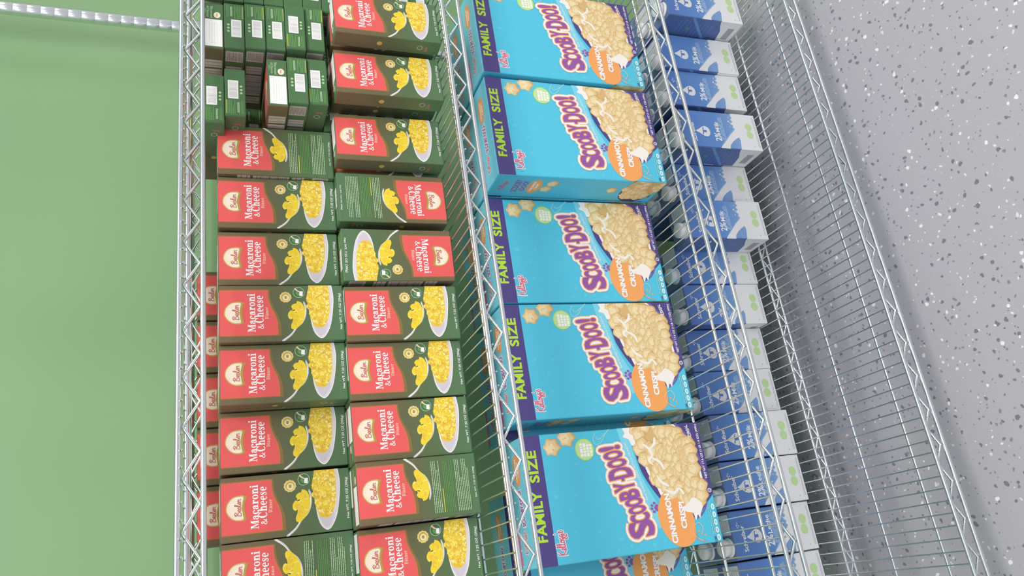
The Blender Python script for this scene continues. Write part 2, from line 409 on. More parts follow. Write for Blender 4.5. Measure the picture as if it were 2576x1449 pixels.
def red_label(pr):
    outer = [(8.0, 86.6), (20, 86.6), (29.5, 87.8), (40, 91.2), (51, 96.6), (62.6, 100), (77, 101), (77, 166), (8, 166)]
    inner = [(9.2, 91), (18.8, 90.8), (30, 91.6), (40, 94.4), (50.8, 99.2), (62.4, 102.4), (75.8, 103.2), (75.4, 166.6), (9.2, 166.6)]
    sm = lambda P: [catmull(P[:7], 5) + P[7:]]
    pr.add('brown', sm(outer)); pr.add('red_edge', xf(sm(inner), 1)); pr.add('red', [[(42.3 + (x - 42.3) * .985, 128 + (y - 128) * .985 + .6) for x, y in sm(inner)[0]]])
    pr.add('gold', blob([(28, 137), (26.2, 147), (30, 155), (37, 160), (43, 161), (50, 159), (56, 153.5), (58.4, 146), (57, 137.5), (42, 140)], 6))
    pr.add('cream', blob([(29.6, 138.6), (27.6, 147), (31, 154), (37.5, 158.8), (43, 159.6), (49.5, 157.6), (55, 152.5), (56.9, 146), (55.4, 139), (42, 141.4)], 6))
    for k in range(7):
        a = .5 + k * .33
        pr.add('halo', stroke([(42.5 + 10.5 * math.cos(a), 147 + 9.5 * math.sin(a)), (42.5 + 12.6 * math.cos(a + .16), 147 + 11.4 * math.sin(a + .16))], .9), step=.002)
    pr.add('ribbon', [catmull([(27, 135.2), (35, 137.4), (42.5, 138), (50, 137.2), (58, 134.4)], 5) + catmull([(57.4, 137.8), (50, 140), (42.5, 140.6), (35, 140.2), (27.4, 138.6)], 5)])
    pr.add('script_red', fit(script('Besler', .13), 31.5, 54.5, 141.4, 150.8))
    pr.add('white', fit(serif('Macaroni'), 14.2, 70.5, 120.4, 131.0)); pr.add('white', fit(serif('Cheese'), 27.2, 67.6, 109.6, 121.2)); pr.add('white', fit(serif('&'), 18.6, 25.6, 109.8, 117.6))
    pr.add('halo', fit(serif('Dinner', .1), 33, 50, 103.2, 108.0))
def front_print():
    pr = Print(82.6, 167); red_label(pr); spoonful(pr)
    n = 11; sc = [(64.8 + (8.1 + .45 * math.cos(k * math.pi)) * math.cos(math.pi * k / n), 79.6 + (8.1 + .45 * math.cos(k * math.pi)) * math.sin(math.pi * k / n)) for k in range(2 * n)]
    pr.add('gold', blob(sc, 3)); pr.add('gold_light', ring(64.8, 79.6, 7.4, 7.4, 1.1, 1.1)); pr.add('gold', ell(64.8, 79.6, 6.0)); pr.add('gold_light', [p for p in ell(64.0, 79.0, 4.6)])
    pr.add('brown', xf(script('es', .14), 5.2, 62.6, 78.0), step=.004)
    pr.add('print_green', ring(71.8, 61.4, 8.0, 8.0, .7, .7)); pr.add('mid_green', ell(71.8, 61.4, 7.3)); pr.add('white', [[(66.8, 61), (66.4, 56.2), (73.4, 55.6), (73.6, 60.4)]])
    pr.add('halo', stroke([(77.4, 66.2), (74.6, 63.4), (73.0, 60.2)], [2.2, 1.8, 1.2], smooth=3)); pr.add('leaf_green', ell(70.4, 63.2, 3.0, 1.8, rot=.4))
    bowl = catmull([(83.8, 47), (62, 50), (46, 48.5), (32, 46.8), (20, 45), (10, 41.5), (4, 36), (3, 31.5), (8, 26), (20, 20), (38, 16), (61, 13.4), (76, 14.4), (86, 16.2)], 6)
    pr.add('white', [bowl + [(86, 47)]])
    cen = (46, 31); pr.add('bowl', [[(cen[0] + (x - cen[0]) * .975, cen[1] + (y - cen[1]) * .95) for x, y in bowl] + [(86, 46)]])
    pr.add('bowl_in', blob([(6, 34), (14, 40), (24, 42), (26, 24), (14, 26)], 5))
    ps = [(85, 46), (72, 49.5), (60, 51.5), (55, 49.5), (50, 53), (45, 48.2), (36, 47.5), (28, 44.5), (22, 42.5), (18.6, 36), (20, 29.5), (26, 24.8), (36, 21.4), (48, 19.6), (62, 19.0), (85, 20.2)]
    pp = catmull(ps, 5); pr.add('yellow_deep', [pp]); pasta(pr, [(min(x, 81.5), y) for x, y in pp], 170, 2.5, 11, ('yellow', 'yellow_light', 'yellow_pale', 'yellow_light', 'yellow', 'yellow_brown'))
    pr.add('white', fit(sans('Net WT. 7.25 OZ (206g)', .012), 15.2, 70, 2.4, 6.6))
    return pr
def small_print(pr, u0, u1, v0, v1, rows, mname, seed, t=.42):
    rnd = random.Random(seed); dv = (v1 - v0) / rows
    for r in range(rows):
        y = v1 - (r + .5) * dv; u = u0; end = u1 if r % 4 != 3 else u0 + (u1 - u0) * rnd.uniform(.5, .95)
        while u < end:
            w = rnd.uniform(2.2, 7); pr.add(mname, rect(u, min(u + w, end), y - dv * t / 2, y + dv * t / 2), step=.0003); u += w + dv * .22
def back_print():
    pr = Print(82.6, 167); red_label(pr)
    mir = Print(82.6, 167); spoonful(mir)
    # the spoon lies the other way round on this panel
    for mname, p, h in mir.items:
        q = [(82.8 - x, y + 15.6) for x, y in p]
        q = clip_poly(q, .1, 82.5, .1, 166.9)
        if len(q) > 2: pr.items.append((mname, q, h + .2))
    pr.h += .3
    small_print(pr, 6, 76, 53, 65.5, 5, 'print_green', 1); small_print(pr, 6, 75, 34.5, 49, 6, 'leaf_green', 2); small_print(pr, 6, 76, 12, 32, 8, 'print_green', 5)
    pr.add('print_yellow', rect(6, 38, 50.2, 51.4)); pr.add('white', fit(sans('Net WT. 7.25 OZ (206g)', .012), 22, 64, 3.0, 5.8))
    return pr
def facts_side():
    pr = Print(29, 167)
    pr.add('facts', rect(2.5, 27, 66, 118)); pr.add('facts', rect(2.5, 27, 122, 140)); pr.add('facts', rect(2.5, 27, 8, 32)); pr.add('facts', rect(3, 26.5, 44, 62))
    for v in (70, 82, 94, 106, 112, 126, 134, 48, 55): pr.add('facts_line', rect(3, 26.5, v, v + .9), step=.002)
    small_print(pr, 4, 25, 71.5, 111, 14, 'facts_line', 8, .22); small_print(pr, 4, 26, 143, 158, 5, 'side_text', 9)
    for k in range(13): pr.add('facts_line', rect(4 + k * 1.7, 4.6 + k * 1.7, 11, 29), step=.0005)
    return pr
def text_side():
    pr = Print(29, 167)
    small_print(pr, 4, 25, 100, 160, 16, 'side_text', 21, .4); small_print(pr, 4, 26, 40, 92, 12, 'side_text', 22, .4)
    pr.add('gold', ell(14, 97, 4.2)); pr.add('script_red', xf(script('Besler', .14), 4.2, 6.5, 20)); pr.add('silver', ring(14, 32, 4.5, 4.5, .7, .7)); return pr
def top_end():
    pr = Print(82.6, 29)
    pr.add('label_white', rect(30, 79, 3, 27)); small_print(pr, 36, 74, 7, 22, 4, 'bar_grey', 4, .1)
    pr.add('gold_light', ell(21.5, 20, 5.6, 4.8)); pr.add('cream', ell(21.5, 20, 4.9, 4.2)); pr.add('script_red', fit(script('Besler', .14), 18, 25, 18.6, 21.4))
    pr.add('print_green', fit(serif('Macaroni'), 5, 27.5, 10.6, 14.4)); pr.add('print_green', fit(serif('&Cheese'), 6, 26, 5.2, 9.2)); pr.add('print_green', fit(serif('Dinner'), 11, 20, 2.6, 4.2)); return pr
def bottom_end():
    pr = Print(82.6, 29)
    pr.add('label_white', rect(30, 62, 10, 24.5))
    rnd = random.Random(5); u = 32.5
    while u < 59.5:
        w = rnd.choice((.4, .7, 1.1)); pr.add('bar_grey', rect(u, u + w, 11.4, 23), step=.0004); u += w + rnd.choice((.5, .8))
    for k in range(3): pr.add('print_green', ell(40 + k * 6, 6.0, 1.9, n=10), step=.002)
    small_print(pr, 4, 27, 14, 26, 5, 'leaf_green', 31, .45); small_print(pr, 6, 24, 8.6, 12, 2, 'print_green', 32, .6); pr.add('print_yellow', rect(4, 27, 26.4, 27.3)); small_print(pr, 4, 26, 3, 7, 2, 'leaf_green', 33)
    return pr
FP, BP, FS, TS, TE, BE = front_print(), back_print(), facts_side(), text_side(), top_end(), bottom_end()
def carton_body(bm, W, T, H, bev=.0009):
    fs = add_box(bm, -W / 2, W / 2, 0, T, 0, H)
    bmesh.ops.recalc_face_normals(bm, faces=bm.faces)
    bmesh.ops.bevel(bm, geom=list(bm.edges), offset=bev, segments=1, affect='EDGES')
def make_mac():
    """front panel at y = 0 facing -y, standing on z = 0"""
    bm = bmesh.new(); mats = ['mac_green_bloom']; carton_body(bm, MW, MT, MH)
    w = MW / 2
    put(bm, FP, (-w, 0, 0), (1, 0, 0), (0, 0, 1), mats); put(bm, BP, (w, MT, 0), (-1, 0, 0), (0, 0, 1), mats)
    put(bm, FS, (w, 0, 0), (0, 1, 0), (0, 0, 1), mats); put(bm, TS, (-w, MT, 0), (0, -1, 0), (0, 0, 1), mats)
    root = finish('macaroni_box', bm, mats)
    for top in (True, False):                                  # the glued end flaps
        bm = bmesh.new(); mats = ['mid_green']; z0, z1 = (MH, MH + .00045) if top else (-.00045, 0)
        add_box(bm, -w + .0008, w - .0008, .0008, MT - .0008, z0, z1)
        bmesh.ops.recalc_face_normals(bm, faces=bm.faces)
        if top: put(bm, TE, (-w, 0, z1), (1, 0, 0), (0, 1, 0), mats)
        else: put(bm, BE, (-w, MT, z0), (1, 0, 0), (0, -1, 0), mats)
        finish('top_flap' if top else 'bottom_flap', bm, mats, root)
    return root
def copy_tree(o, parent=None):
    c = o.copy(); COL.objects.link(c)
    if parent: c.parent = parent
    for ch in list(o.children): copy_tree(ch, c)
    return c
MAC = make_mac(); MAC_USED = [False]
TURN = {                      # columns: where the carton's x, y, z axes point
    'front': ((1, 0, 0), (0, 1, 0), (0, 0, 1)), 'back': ((-1, 0, 0), (0, -1, 0), (0, 0, 1)),
    'front_inverted': ((-1, 0, 0), (0, 1, 0), (0, 0, -1)), 'back_inverted': ((1, 0, 0), (0, -1, 0), (0, 0, -1)),
    'bottom_face_down': ((-1, 0, 0), (0, 0, 1), (0, 1, 0)), 'bottom_face_up': ((1, 0, 0), (0, 0, -1), (0, 1, 0)), 'top_face_up': ((-1, 0, 0), (0, 0, -1), (0, -1, 0)),
    'sideways_up': ((0, 1, 0), (0, 0, -1), (-1, 0, 0))}
def mac(x, y, z, how, label, group=None, yaw=0.0):
    """x centre, y front, z bottom of the carton as it lies"""
    o = MAC if not MAC_USED[0] else copy_tree(MAC); MAC_USED[0] = True
    ax = TURN[how]; M = Matrix.Identity(3)
    for i in range(3):
        for j in range(3): M[j][i] = ax[i][j]
    M4 = (Matrix.Rotation(yaw, 3, 'Z') @ M).to_4x4()
    cs = [M @ Vector((a, b, c)) for a in (-MW / 2, MW / 2) for b in (0, MT) for c in (-.0005, MH + .0005)]
    lo = [min(c[k] for c in cs) for k in range(3)]; hi = [max(c[k] for c in cs) for k in range(3)]
    M4.translation = (x - (lo[0] + hi[0]) / 2, y - lo[1], z - lo[2])
    o.matrix_world = M4
    tag(o, label, 'box', group)
    return o
ORD = ['first', 'second', 'third', 'fourth', 'fifth', 'sixth', 'seventh', 'eighth', 'ninth', 'tenth', 'eleventh', 'twelfth', 'thirteenth', 'fourteenth']
zb = deck(LEVELS['B']) + .0003; LV = MT + .0006; SH = MH + .0014
G_R, G_L, G_S = 'macaroni boxes standing in the lower row', 'macaroni boxes standing in the upper row', 'macaroni boxes lying flat in stacks'
G_H = 'macaroni boxes hidden behind the front rows'
HID = 'green macaroni box standing hidden behind the front rows of macaroni boxes'
lower = [(.8515, .035, 'front', .09), (.7585, .0575, 'front', .08), (.6655, .095, 'front', .04), (.5705, .113, 'back_inverted', 0), (.4730, .109, 'front_inverted', -.03), (.3840, .117, 'front', -.02),
         (.3005, .1255, 'front', 0), (.2160, .129, 'front', 0), (.1320, .124, 'back', .01), (.0470, .146, 'front', 0)]
for i, (x, y, how, yw) in enumerate(lower):
    what = {'front': 'macaroni box with red label at left', 'back': 'macaroni box showing its text-covered back', 'front_inverted': 'upside-down macaroni box showing bowl and red label', 'back_inverted': 'upside-down macaroni box showing its text-covered back'}[how]
    mac(x, y, zb, how, what + ', right column, ' + ORD[i] + " from photo's top", G_R, yw)
upper = [(.6500, .127, 'back'), (.5660, .134, 'front'), (.4790, .140, 'front'), (.3890, .124, 'front'), (.3055, .134, 'front'), (.2220, .172, 'front'), (.1350, .172, 'front'), (.0510, .172, 'back')]
for i, (x, y, how) in enumerate(upper):
    what = 'macaroni box with red label' if how == 'front' else 'macaroni box showing its text-covered back'
    mac(x, y, zb + SH, how, what + ', left column by the shelf edge, ' + ORD[i] + " from photo's top", G_L)
for x, y in ((.862, .078), (.771, .1000)): mac(x, y, zb, 'front', HID, G_H)
for i, (x, y, how, yw) in enumerate(lower[2:], 2):       # ranks that carry the upper row
    for k in range(1, 4): mac(x if i > 2 else .6600, max(y + .0345 * k, .1285 + .031 * (k - 1)) + (.004 if i in (2, 4) else 0), zb, 'front', HID, G_H)
for i, (x, y, how) in enumerate(upper[2:], 2):
    for k in range(1, 5):
        if y + .0308 * k < .262: mac(x, y + .0308 * k, zb + SH, 'front', 'macaroni box hidden in the ranks behind the left column', G_H)
for i, x in enumerate((.485, .400, .315, .230, .145)):   # taller rank at the back, red tops just showing
    for y in (.2960, .3290): mac(x, y, zb, 'front', HID, G_H)
    mac(x, .2990, zb + SH + LV, 'front', 'macaroni box behind the left column, only its red top showing, ' + ORD[i] + " from photo's top", 'macaroni boxes in the raised back rank')
for x in (.44, .27, .102): mac(x, .2950, zb + SH, 'sideways_up', 'macaroni box lying flat, hidden under the raised back rank', G_H)
def flat_stack(x, levels, who):
    for k, (dx, y, how) in enumerate(levels):
        end = {'b': 'bottom_face_down', 'u': 'bottom_face_up', 't': 'top_face_up'}[how]
        vis = k > 5
        lab = (('macaroni box lying flat, white label end' if how == 't' else 'macaroni box lying flat, barcode end') + ' outward, ' + who + ', ' + ORD[11 - k] + ' from left') if vis else 'macaroni box lying flat low in a stack behind the standing boxes'
        mac(x + dx, y, zb + .0006 + k * LV, end, lab, G_S if vis else G_H)
flat_stack(.832, [(0, .115, 'b')] * 6 + [(.012, .071, 'b'), (.006, .066, 'u'), (.004, .070, 'b'), (.001, .068, 'b'), (-.001, .070, 'b'), (-.003, .072, 't')], "stack at photo's top")
flat_stack(.738, [(0, .132, 'b')] * 6 + [(.008, .074, 'u'), (.005, .070, 'b'), (-.002, .071, 't'), (-.001, .205, 'b'), (-.012, .090, 'u'), (-.024, .0925, 'u')], 'stack below the top one')
flat_stack(.924, [(0, .075, 'b')] * 12, "stack cut by photo's top edge")

# ------------------------------------------------------------------ cereal carton (no mascot)
CW, CH, CT = .1860, .3100, .0700
def puff(pr, x, y, r, rnd, lobes=5, step=.002, dip=.90):
    a0 = rnd.uniform(0, 6.28); P = []
    for k in range(lobes * 2):
        a = a0 + math.pi * k / lobes; q = r * (1.05 if k % 2 == 0 else dip) * rnd.uniform(.95, 1.05); P.append((x + q * math.cos(a), y + q * math.sin(a)))
    pr.add('puff_edge', blob([(a + r * .05, b - r * .10) for a, b in P], 3), step=step); pr.add('puff_dark', blob(P, 3), step=step)
    pr.add('puff', blob([(x + (a - x) * .88 - r * .04, y + (b - y) * .88 + r * .06) for a, b in P], 3), step=step)
    pr.add('puff_light', blob([(x + (a - x) * .58 - r * .12, y + (b - y) * .55 + r * .16) for a, b in P], 3), step=step)
    for k in range(3): pr.add('puff_dark', ell(x + rnd.uniform(-.4, .4) * r, y + rnd.uniform(-.4, .4) * r, r * .10, r * .06, n=6, rot=rnd.uniform(0, 3)), step=step * .3)
def paw(pr, x, y, s, mname, rot=0):
    P = blob([(-.45, -.55), (-.62, -.2), (-.3, .1), (0, .28), (.3, .1), (.62, -.2), (.45, -.55), (0, -.42)], 4)
    for tx, ty in ((-.75, .25), (-.28, .72), (.28, .72), (.75, .25)): P = P + ell(tx, ty, .22, .30, n=10)
    pr.add(mname, xf(P, s, x, y, rot))
TITLE = [('S', 24, 115, 25, 44), ('C', 44.5, 119.5, 13.5, 34), ('O', 57.5, 123.5, 12.5, 31), ('O', 69, 127, 12.5, 31), ('B', 80.5, 130.5, 13.5, 35), ('Y', 92.5, 136, 14, 36), ('-', 106.5, 152, 6, 5), ('D', 112, 135.5, 17, 42), ('O', 128.5, 142, 13, 34), ('O', 141, 146.5, 13, 34), ('!', 155, 149, 6.5, 38)]
def outline(polys):
    """boundary edges of a set of triangles"""
    E = {}
    for q in polys:
        for i in range(len(q)):
            a, b = (round(q[i - 1][0], 4), round(q[i - 1][1], 4)), (round(q[i][0], 4), round(q[i][1], 4))
            k = (min(a, b), max(a, b)); E[k] = E.get(k, 0) + 1
    return [k for k, n in E.items() if n == 1]
def thicken(edge, r):
    (x0, y0), (x1, y1) = edge; dx, dy = x1 - x0, y1 - y0; d = math.hypot(dx, dy) or 1; nx, ny = -dy / d * r, dx / d * r
    return [[(x0 - nx, y0 - ny), (x1 - nx, y1 - ny), (x1 + nx, y1 + ny), (x0 + nx, y0 + ny)]] + ell(x0, y0, r, n=8)
def halo(polys, r): return polys + sum((thicken(q, r) for q in outline(polys)), [])
def title(pr, layers, sx=1, dx=0, dy=0, rot=0):
    for mname, off in layers:
        for ch, x, y, w, h in TITLE:
            base = bounds(sans(ch, .04)); kx, ky = w / (base[1] - base[0]), h / (base[3] - base[2])
            P = [[((a - base[0]) * kx, (b - base[2]) * ky) for a, b in q] for q in sans(ch, .04)]
            if off: P = sum((thicken(q, off) for q in outline(P)), P)
            pr.add(mname, xf(xf(P, 1, x, y, .10), sx, dx, dy, rot), step=.006)
def cereal_heap(pr, region, n, r, seed):
    rnd = random.Random(seed); b = bounds([region]); pr.add('puff_dark', [region]); k = 0; pts = []
    while k < n:
        x, y = rnd.uniform(b[0], b[1]), rnd.uniform(b[2], b[3])
        if inside((x, y), region): pts.append((x, y)); k += 1
    pts.sort(key=lambda p: -p[1])
    for x, y in pts: puff(pr, x, y, r * rnd.uniform(.85, 1.12), rnd, 5, .0004)
def cereal_front():
    pr = Print(186, 310); rnd = random.Random(2)
    for k in range(40): paw(pr, rnd.uniform(6, 180), rnd.uniform(70, 270), rnd.uniform(2.4, 3.6), 'sky_mid', rnd.uniform(0, 6)); pr.h -= .0058
    pr.add('purple', rect(0, 186, 281, 310))
    pr.add('lime', fit(sans('FAMILY', .035, 1.05), 33.5, 105, 291, 306)); pr.add('lime', fit(sans('SIZE', .035, 1.05), 117, 163.5, 290, 305.5))
    k = fit(script("Kellogg's", .13), 13, 48, 258, 279, .08)
    pr.add('white', fit(script("Kellogg's", .26), 12, 49, 257, 280, .08)); pr.add('logo_red', k)
    rp = random.Random(4); puff(pr, 166, 264, 14, rp, 6, .02, .80); puff(pr, 179, 238, 14.5, rp, 6, .02, .80)
    pr.add('lime', ell(158.5, 210, 16.5, 16.0, n=28)); pr.add('leaf', ell(158.5, 210, 15.2, 14.6, n=28))
    for i, t in enumerate(('MADE WITH', 'REAL CINN', 'GOOD', 'FLAVOR')): small_print(pr, 148, 169 - i, 213 - i * 5.4, 217 - i * 5.4 + 1, 1, 'white', 40 + i, .8)
    for P in ([(189, 160), (178, 172), (168, 179), (164, 189), (172, 193), (182, 188)], [(184, 165), (176, 176), (172, 184), (176, 188)]): pr.add('mint', stroke(P, [1.6] * len(P), smooth=5))
    for x, y in ((181, 141), (172, 146), (16, 36), (13, 30), (20, 40)): pr.add('orange', ell(x, y, 1.7, n=10))
    # bowl of cereal in the lower corner
    pr.add('sky_light', [catmull([(30, 108), (70, 124), (120, 138), (186, 150)], 6) + catmull([(186, 128), (150, 128), (108, 120), (70, 104), (40, 92)], 6)])
    out = catmull([(190, 132), (151, 126), (112, 118), (73, 96), (52, 74), (42, 52), (40, 38)], 6)
    pr.add('purple', [out + [(74, -2), (190, -2)]])
    pr.add('purple_rim', stroke([(39, 38), (46, 26), (60, 16), (84, 9), (112, 9), (142, 15), (168, 27), (190, 47)], 3.2, smooth=5))
    heap = catmull([(190, 122), (172, 123), (152, 122), (133, 113), (112, 107), (95, 98), (78, 92), (66, 80), (55, 60), (54, 44), (60, 27), (80, 17), (103, 16), (125, 19), (161, 28), (190, 54)], 5)
    pr.add('milk_white', [[(118 + (x - 118) * 1.035, 70 + (y - 70) * 1.05) for x, y in heap]])
    pr.add('orange', blob([(80, 92), (62, 103), (46, 106), (25, 101), (9, 90), (1, 76), (1, 62), (8, 50), (20, 45.5), (40, 44), (60, 49), (75, 63), (83, 78)], 6))
    pr.add('milk_white', blob([(186, 139), (178, 137), (172, 141), (168, 132), (158, 128), (160, 121), (176, 120), (190, 122)], 4))
    heap2 = catmull([(190, 120), (172, 121), (152, 120), (133, 111), (112, 104), (95, 95), (84, 86), (76, 72), (70, 55), (62, 40), (62, 28), (80, 18), (103, 17), (125, 20), (161, 29), (190, 55)], 5)
    cereal_heap(pr, heap2, 95, 11.5, 9)
    for P in ([(158, 108), (150, 99), (140, 96), (133, 103), (126, 98)], [(136, 96), (128, 84), (118, 80)], [(150, 98), (158, 88), (166, 86)], [(86, 84), (80, 70), (86, 60), (78, 54)], [(108, 94), (98, 88), (92, 78)]): pr.add('milk_white', stroke(P, [2.4, 4.5, 3.4, 4.2, 2.0][:len(P)], smooth=4))
    pr.add('milk_white', blob([(56, 62), (62, 50), (70, 40), (66, 30), (56, 24), (46, 30), (38, 33), (44, 36), (36, 41), (47, 44), (50, 54)], 4))
    title(pr, (('halo', 5.6), ('white', 4.4), ('orange', 1.7), ('violet', 0)))
    paw(pr, 62, 108, 8.5, 'violet', -.2)
    pr.add('white', xf(fit(sans('PAW SHAPED CEREAL WITH A CRUNCHY', .01), 0, 92, 0, 3.6), 1, 75, 117, .235))
    pr.add('white', fit(sans('CINNAMON', .05), 7, 80.5, 79.5, 90, .0)); pr.add('white', fit(sans('CRISP!', .05), 26, 66, 59, 69.5, -.06))
    pr.add('white', fit(sans('CEREAL', .02), 164, 184, 17, 23, .22)); pr.add('white', fit(sans('NET WT 17.6 OZ (1 LB 1.6 OZ) (499g)', .02, 1.0), 97, 183, 3.2, 8.4, 0)); pr.add('white', ring(78, 5.5, 3.4, 3.4, .9, .9)); pr.add('white', fit(sans('U', .02), 76.6, 79.4, 4, 7))
    for x, v in ((7, 9), (18.2, 9.2), (29.5, 9), (41, 8.8), (52.9, 8.5)): pr.add('white', ell(x, v - 2, 4.6, 3.2, n=16)); pr.add('sky_light', ell(x, v - 2, 2.8, 1.8, n=12))
    pr.add('purple', fit(sans('130', .02), 1.5, 9, 11.2, 15.4)); small_print(pr, 12, 56, 10.6, 17, 2, 'mint', 77, .5); small_print(pr, 2, 60, .8, 2.6, 1, 'sky_side', 78, .5)
    for P in ([(5, 36), (15, 50), (27, 48), (32, 38), (24, 32), (16, 36)], [(2, 28), (8, 44), (18, 46)]): pr.add('orange_deep' if P[0][0] == 2 else 'halo', stroke(P, .9, smooth=5))
    return pr
def cereal_side():
    pr = Print(70, 310)
    pr.add('logo_red', xf(fit(script("Kellogg's", .13), 0, 30, 0, 14), 1, 20, 284))
    pr.add('violet', fit(sans('SCOOBY', .04), 16, 56, 262, 274)); pr.add('violet', fit(sans('-DOO!', .04), 18, 52, 250, 260))
    pr.add('orange', ell(36, 236, 22, 12)); pr.add('white', fit(sans('CINNAMON', .04), 20, 52, 237, 242)); pr.add('white', fit(sans('CRISP!', .04), 26, 46, 230, 235))
    rnd = random.Random(6); puff(pr, 30, 214, 10, rnd, 5, .01); puff(pr, 48, 208, 10, rnd, 5, .01); puff(pr, 36, 92, 9, rnd, 5, .01)
    pr.add('purple', [catmull([(0, 52), (10, 66), (30, 72), (50, 68), (70, 62)], 6) + [(70, 20), (20, 8), (0, 30)]])
    heap = catmull([(12, 52), (22, 66), (40, 68), (70, 58), (70, 6), (44, 4), (22, 14), (12, 30)], 5); cereal_heap(pr, heap, 34, 8.5, 12)
    return pr
def nutrition_side():
    pr = Print(70, 310); pr.add('white', rect(8, 62, 60, 230))
    for k in range(20): pr.add('purple', rect(10, 60, 66 + k * 8, 66.6 + k * 8), step=.001)
    small_print(pr, 12, 56, 66, 224, 20, 'facts_line', 51, .25); pr.add('logo_red', fit(script("Kellogg's", .13), 16, 54, 255, 275)); return pr
def cereal_back():
    pr = Print(186, 310); pr.add('purple', rect(0, 186, 281, 310)); pr.add('lime', fit(sans('FAMILY SIZE', .035), 33, 163, 291, 306)); return pr
def cereal_top():
    pr = Print(186, 70)
    pr.add('orange', [catmull([(118, 30), (122, 44), (140, 48), (158, 46), (164, 34), (158, 24), (136, 22)], 5, True)]); pr.add('white', fit(sans('CINNAMON', .04), 124, 158, 35, 41)); pr.add('white', fit(sans('CRISP!', .04), 130, 152, 27, 33))
    t = xf(fit(sans('SCOOBY-DOO!', .05), 0, 52, 0, 13), 1, 60, 26, .04)
    pr.add('white', halo(t, 1.5)); pr.add('violet', t)
    k = fit(script("Kellogg's", .12), 22, 54, 26, 44, .05); pr.add('white', fit(script("Kellogg's", .24), 21, 55, 25, 45, .05)); pr.add('logo_red', k)
    pr.add('pink', rect(4, 60, 58, 66)); return pr
def make_cereal():
    bm = bmesh.new(); mats = ['sky']; carton_body(bm, CW, CT, CH, .0012); w = CW / 2
    cf = cereal_front(); put(bm, cf, (-w, 0, 0), (1, 0, 0), (0, 0, 1), mats); put(bm, cereal_back(), (w, CT, 0), (-1, 0, 0), (0, 0, 1), mats)
    put(bm, cereal_side(), (-w, CT, 0), (0, -1, 0), (0, 0, 1), mats); put(bm, nutrition_side(), (w, 0, 0), (0, 1, 0), (0, 0, 1), mats)
    root = finish('cereal_box', bm, mats)
    bm = bmesh.new(); mats = ['sky_light']; add_box(bm, -w + .001, w - .001, .001, CT - .001, CH, CH + .0006); bmesh.ops.recalc_face_normals(bm, faces=bm.faces)
    put(bm, cereal_top(), (-w, 0, CH + .0006), (1, 0, 0), (0, 1, 0), mats)
    finish('top_flap', bm, mats, root)
    bm = bmesh.new(); add_box(bm, -w + .001, w - .001, .001, CT - .001, -.0004, 0); bmesh.ops.recalc_face_normals(bm, faces=bm.faces); finish('bottom_flap', bm, ['sky_side'], root)
    return root
CER = make_cereal(); zc = deck(LEVELS['C']) + .0008
fronts = [(.7905 + .093, .0638, 0), (.5960 + .0935, .0672, 0), (.4985, .139, 0), (.3093, .1385, 0), (.1010, .1395, -.012)]
for i, (x, y, r) in enumerate(fronts):
    o = CER if i == 0 else copy_tree(CER); o.location = (x, y, zc); o.rotation_euler = (0, 0, r)
    tag(o, 'light blue family size cereal box with purple top band, ' + ORD[i] + " from photo's top", 'box', 'cereal boxes in the front row')
for i, (x, y) in enumerate([(.884, .142), (.690, .142), (.497, .2135), (.296, .2135), (.0300, .2500)]):
    o = copy_tree(CER); o.location = (x, y, zc)
    tag(o, 'cereal box in the shade behind the ' + ORD[i] + " front cereal box from photo's top", 'box', 'cereal boxes in the second row')

# ------------------------------------------------------------------ milk carton
KW, KH, KT = .0862, .1850, .0630
def milk_front(word):
    pr = Print(86.2, 185)
    low = [(0, 0), (86.2, 0), (86.2, 57), (81, 60), (76, 57), (71, 62), (67, 58), (60, 64), (57, 58.5), (52, 61), (49, 57), (45, 60), (36, 70), (26, 80), (14, 91), (7, 99), (0, 104), (0, 81), (8, 79), (17, 71), (25, 60), (29.5, 52), (22, 50), (12, 52), (0, 54)]
    pr.add('milk_blue_pale', [[(x, y + 3) for x, y in low[2:16]] + [(46, 40), (86, 40)]])
    pr.add('carton_white', [low]); pr.add('milk_blue_pale', ell(68, 68, 2.0, 2.0, n=10)); pr.add('carton_white', ell(66, 69, 1.8, n=10)); pr.add('carton_white', ell(54, 68, 1.2, n=8)); pr.add('carton_white', ell(76, 66, 1.2, n=8)); pr.add('carton_white', stroke([(62, 62), (64, 67)], 1.1))
    pr.add('milk_blue_pale', fit(script('lesle', .16), 18, 76, 84, 104))
    tear = [(37.6, 155), (33, 147), (27.5, 139), (25.6, 131), (29, 124), (37.6, 121), (46, 124), (49.6, 131), (47.6, 139), (42.2, 147)]
    pr.add('carton_white', [catmull(tear, 4, True)])
    pr.add('milk_blue', stroke([(31, 139.5), (34, 137.8), (44, 137.2), (46, 135.6)], 2.2) + rect(35.2, 40.4, 129.2, 137.5) + rect(29.5, 33, 138.6, 140.6))
    pr.add('white', fit(sans('2%', .02), 16.5, 36.5, 96.8, 112)); pr.add('white', fit(sans(word, .015), 38.5, 62 if word == 'Milk' else 72, 96.4, 106.5))
    pr.add('white', fit(sans('Schreiber', .02), 13, 59, 157, 166)); 
    for x, y, r in ((56, 170.5, .9), (60, 172, .5), (63.5, 170, .2), (59, 167.6, .9)): pr.add('white', ell(x, y, 2.0, .8, n=8, rot=r))
    pr.add('leaf', ell(56, 21.5, 9.2, 8.4)); pr.add('leaf', ell(37.2, 22.4, 9.2, 8.4)); pr.add('lime_pale', stroke([(51, 19), (56, 23), (61, 21)], .8)); pr.add('lime_pale', stroke([(32, 20), (37, 24), (42, 22)], .8))
    small_print(pr, 8, 80, 3, 8, 2, 'tiny_grey', 61, .35); pr.add('tiny_grey', ell(9, 18, 1.6, .9, n=8)); return pr
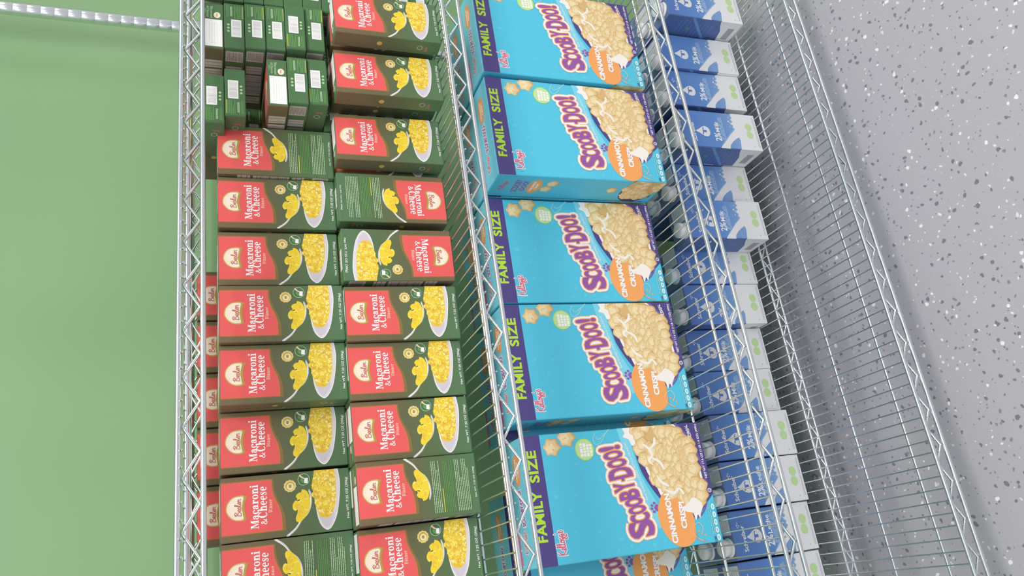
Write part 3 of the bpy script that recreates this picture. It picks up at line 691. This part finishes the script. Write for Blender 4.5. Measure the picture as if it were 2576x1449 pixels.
def milk_side():
    pr = Print(63, 185); pr.add('carton_white', [[(0, 0), (63, 0), (63, 56), (50, 50), (34, 40), (14, 36), (0, 34)]])
    pr.add('tiny_grey', rect(12, 46, 10, 26)); small_print(pr, 8, 54, 62, 150, 9, 'milk_blue', 71, .3); pr.add('leaf_green', ell(30, 120, 5, 3)); pr.add('milk_blue_light', [[(0, 60), (63, 120), (63, 128), (0, 68)]]); return pr
MS = milk_side()
def make_milk(word):
    bm = bmesh.new(); mats = ['milk_front', 'milk_blue_dark', 'roof_blue']; carton_body(bm, KW, KT, KH, .0014); w = KW / 2
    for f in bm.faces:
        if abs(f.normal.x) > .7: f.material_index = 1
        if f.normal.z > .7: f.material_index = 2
    mf = milk_front(word); put(bm, mf, (-w, 0, 0), (1, 0, 0), (0, 0, 1), mats); put(bm, mf, (w, KT, 0), (-1, 0, 0), (0, 0, 1), mats)
    put(bm, MS, (-w, KT, 0), (0, -1, 0), (0, 0, 1), mats); put(bm, MS, (w, 0, 0), (0, 1, 0), (0, 0, 1), mats)
    tp = Print(86.2, 63); tp.add('roof_grey', rect(45, 81, 3, 50)); small_print(tp, 48, 78, 8, 46, 6, 'tiny_grey', 81, .2); put(bm, tp, (-w, 0, KH), (1, 0, 0), (0, 1, 0), mats)
    root = finish('milk_carton', bm, mats)
    bm = bmesh.new(); prof = [(.0145, .0041), (.0145, .0055), (.0150, .006), (.0150, .0165), (.0138, .018), (.006, .0184)]
    add_lathe(bm, prof, 28, -.0190, .0185)
    for v in bm.verts:
        if .006 <= v.co.z <= .0166:
            a = math.atan2(v.co.y - .0185, v.co.x + .019); k = 1 + .02 * math.cos(a * 28)
            v.co.x = -.019 + (v.co.x + .019) * k; v.co.y = .0185 + (v.co.y - .0185) * k
        v.co.z += KH
    finish('cap', bm, ['cap_white'], root)
    bm = bmesh.new(); add_lathe(bm, [(.0170, KH), (.0170, KH + .0012), (.0150, KH + .0016), (.0146, KH + .0040)], 28, -.0190, .0185); finish('spout_collar', bm, ['cap_white'], root)
    return root
MILK = {'Milk': make_milk('Milk'), 'Leche': make_milk('Leche')}; used = set(); zd = deck(LEVELS['D']) + .0003
cols = [(1.0307, .1225, 'Milk'), (.9385, .174, 'Milk'), (.8518, .1815, 'Milk'), (.7462, .170, 'Milk'), (.6590, .2355, 'Milk'), (.5700, .2240, 'Milk'), (.4990, .2890, 'Milk'), (.4125, .2930, 'Milk'), (.3250, .3200, 'Milk'), (.2385, .3220, 'Milk'), (.1490, .3080, 'Milk'), (.0610, .3115, 'Leche'), (-.0275, .3190, 'Leche'), (-.1165, .3230, 'Milk')]
for i, (x, y, word) in enumerate(cols):
    for k in range(4):
        yy = y + k * (KT + .0012)
        if (yy > .395 or i == 5) and k: break
        src = MILK[word]; o = src if word not in used else copy_tree(src); used.add(word)
        o.location = (x + KW / 2, yy, zd)
        if k == 0: lab = 'blue and white ' + ('2% milk' if word == 'Milk' else '2% leche') + ' carton, front row on bottom shelf, ' + ORD[i] + " from photo's top"
        else: lab = 'milk carton ' + ('one', 'two', 'three')[k - 1] + ' behind the ' + ORD[i] + " front milk carton from photo's top"
        tag(o, lab, 'carton', 'milk cartons in the front row' if k == 0 else 'milk cartons in the rows behind')
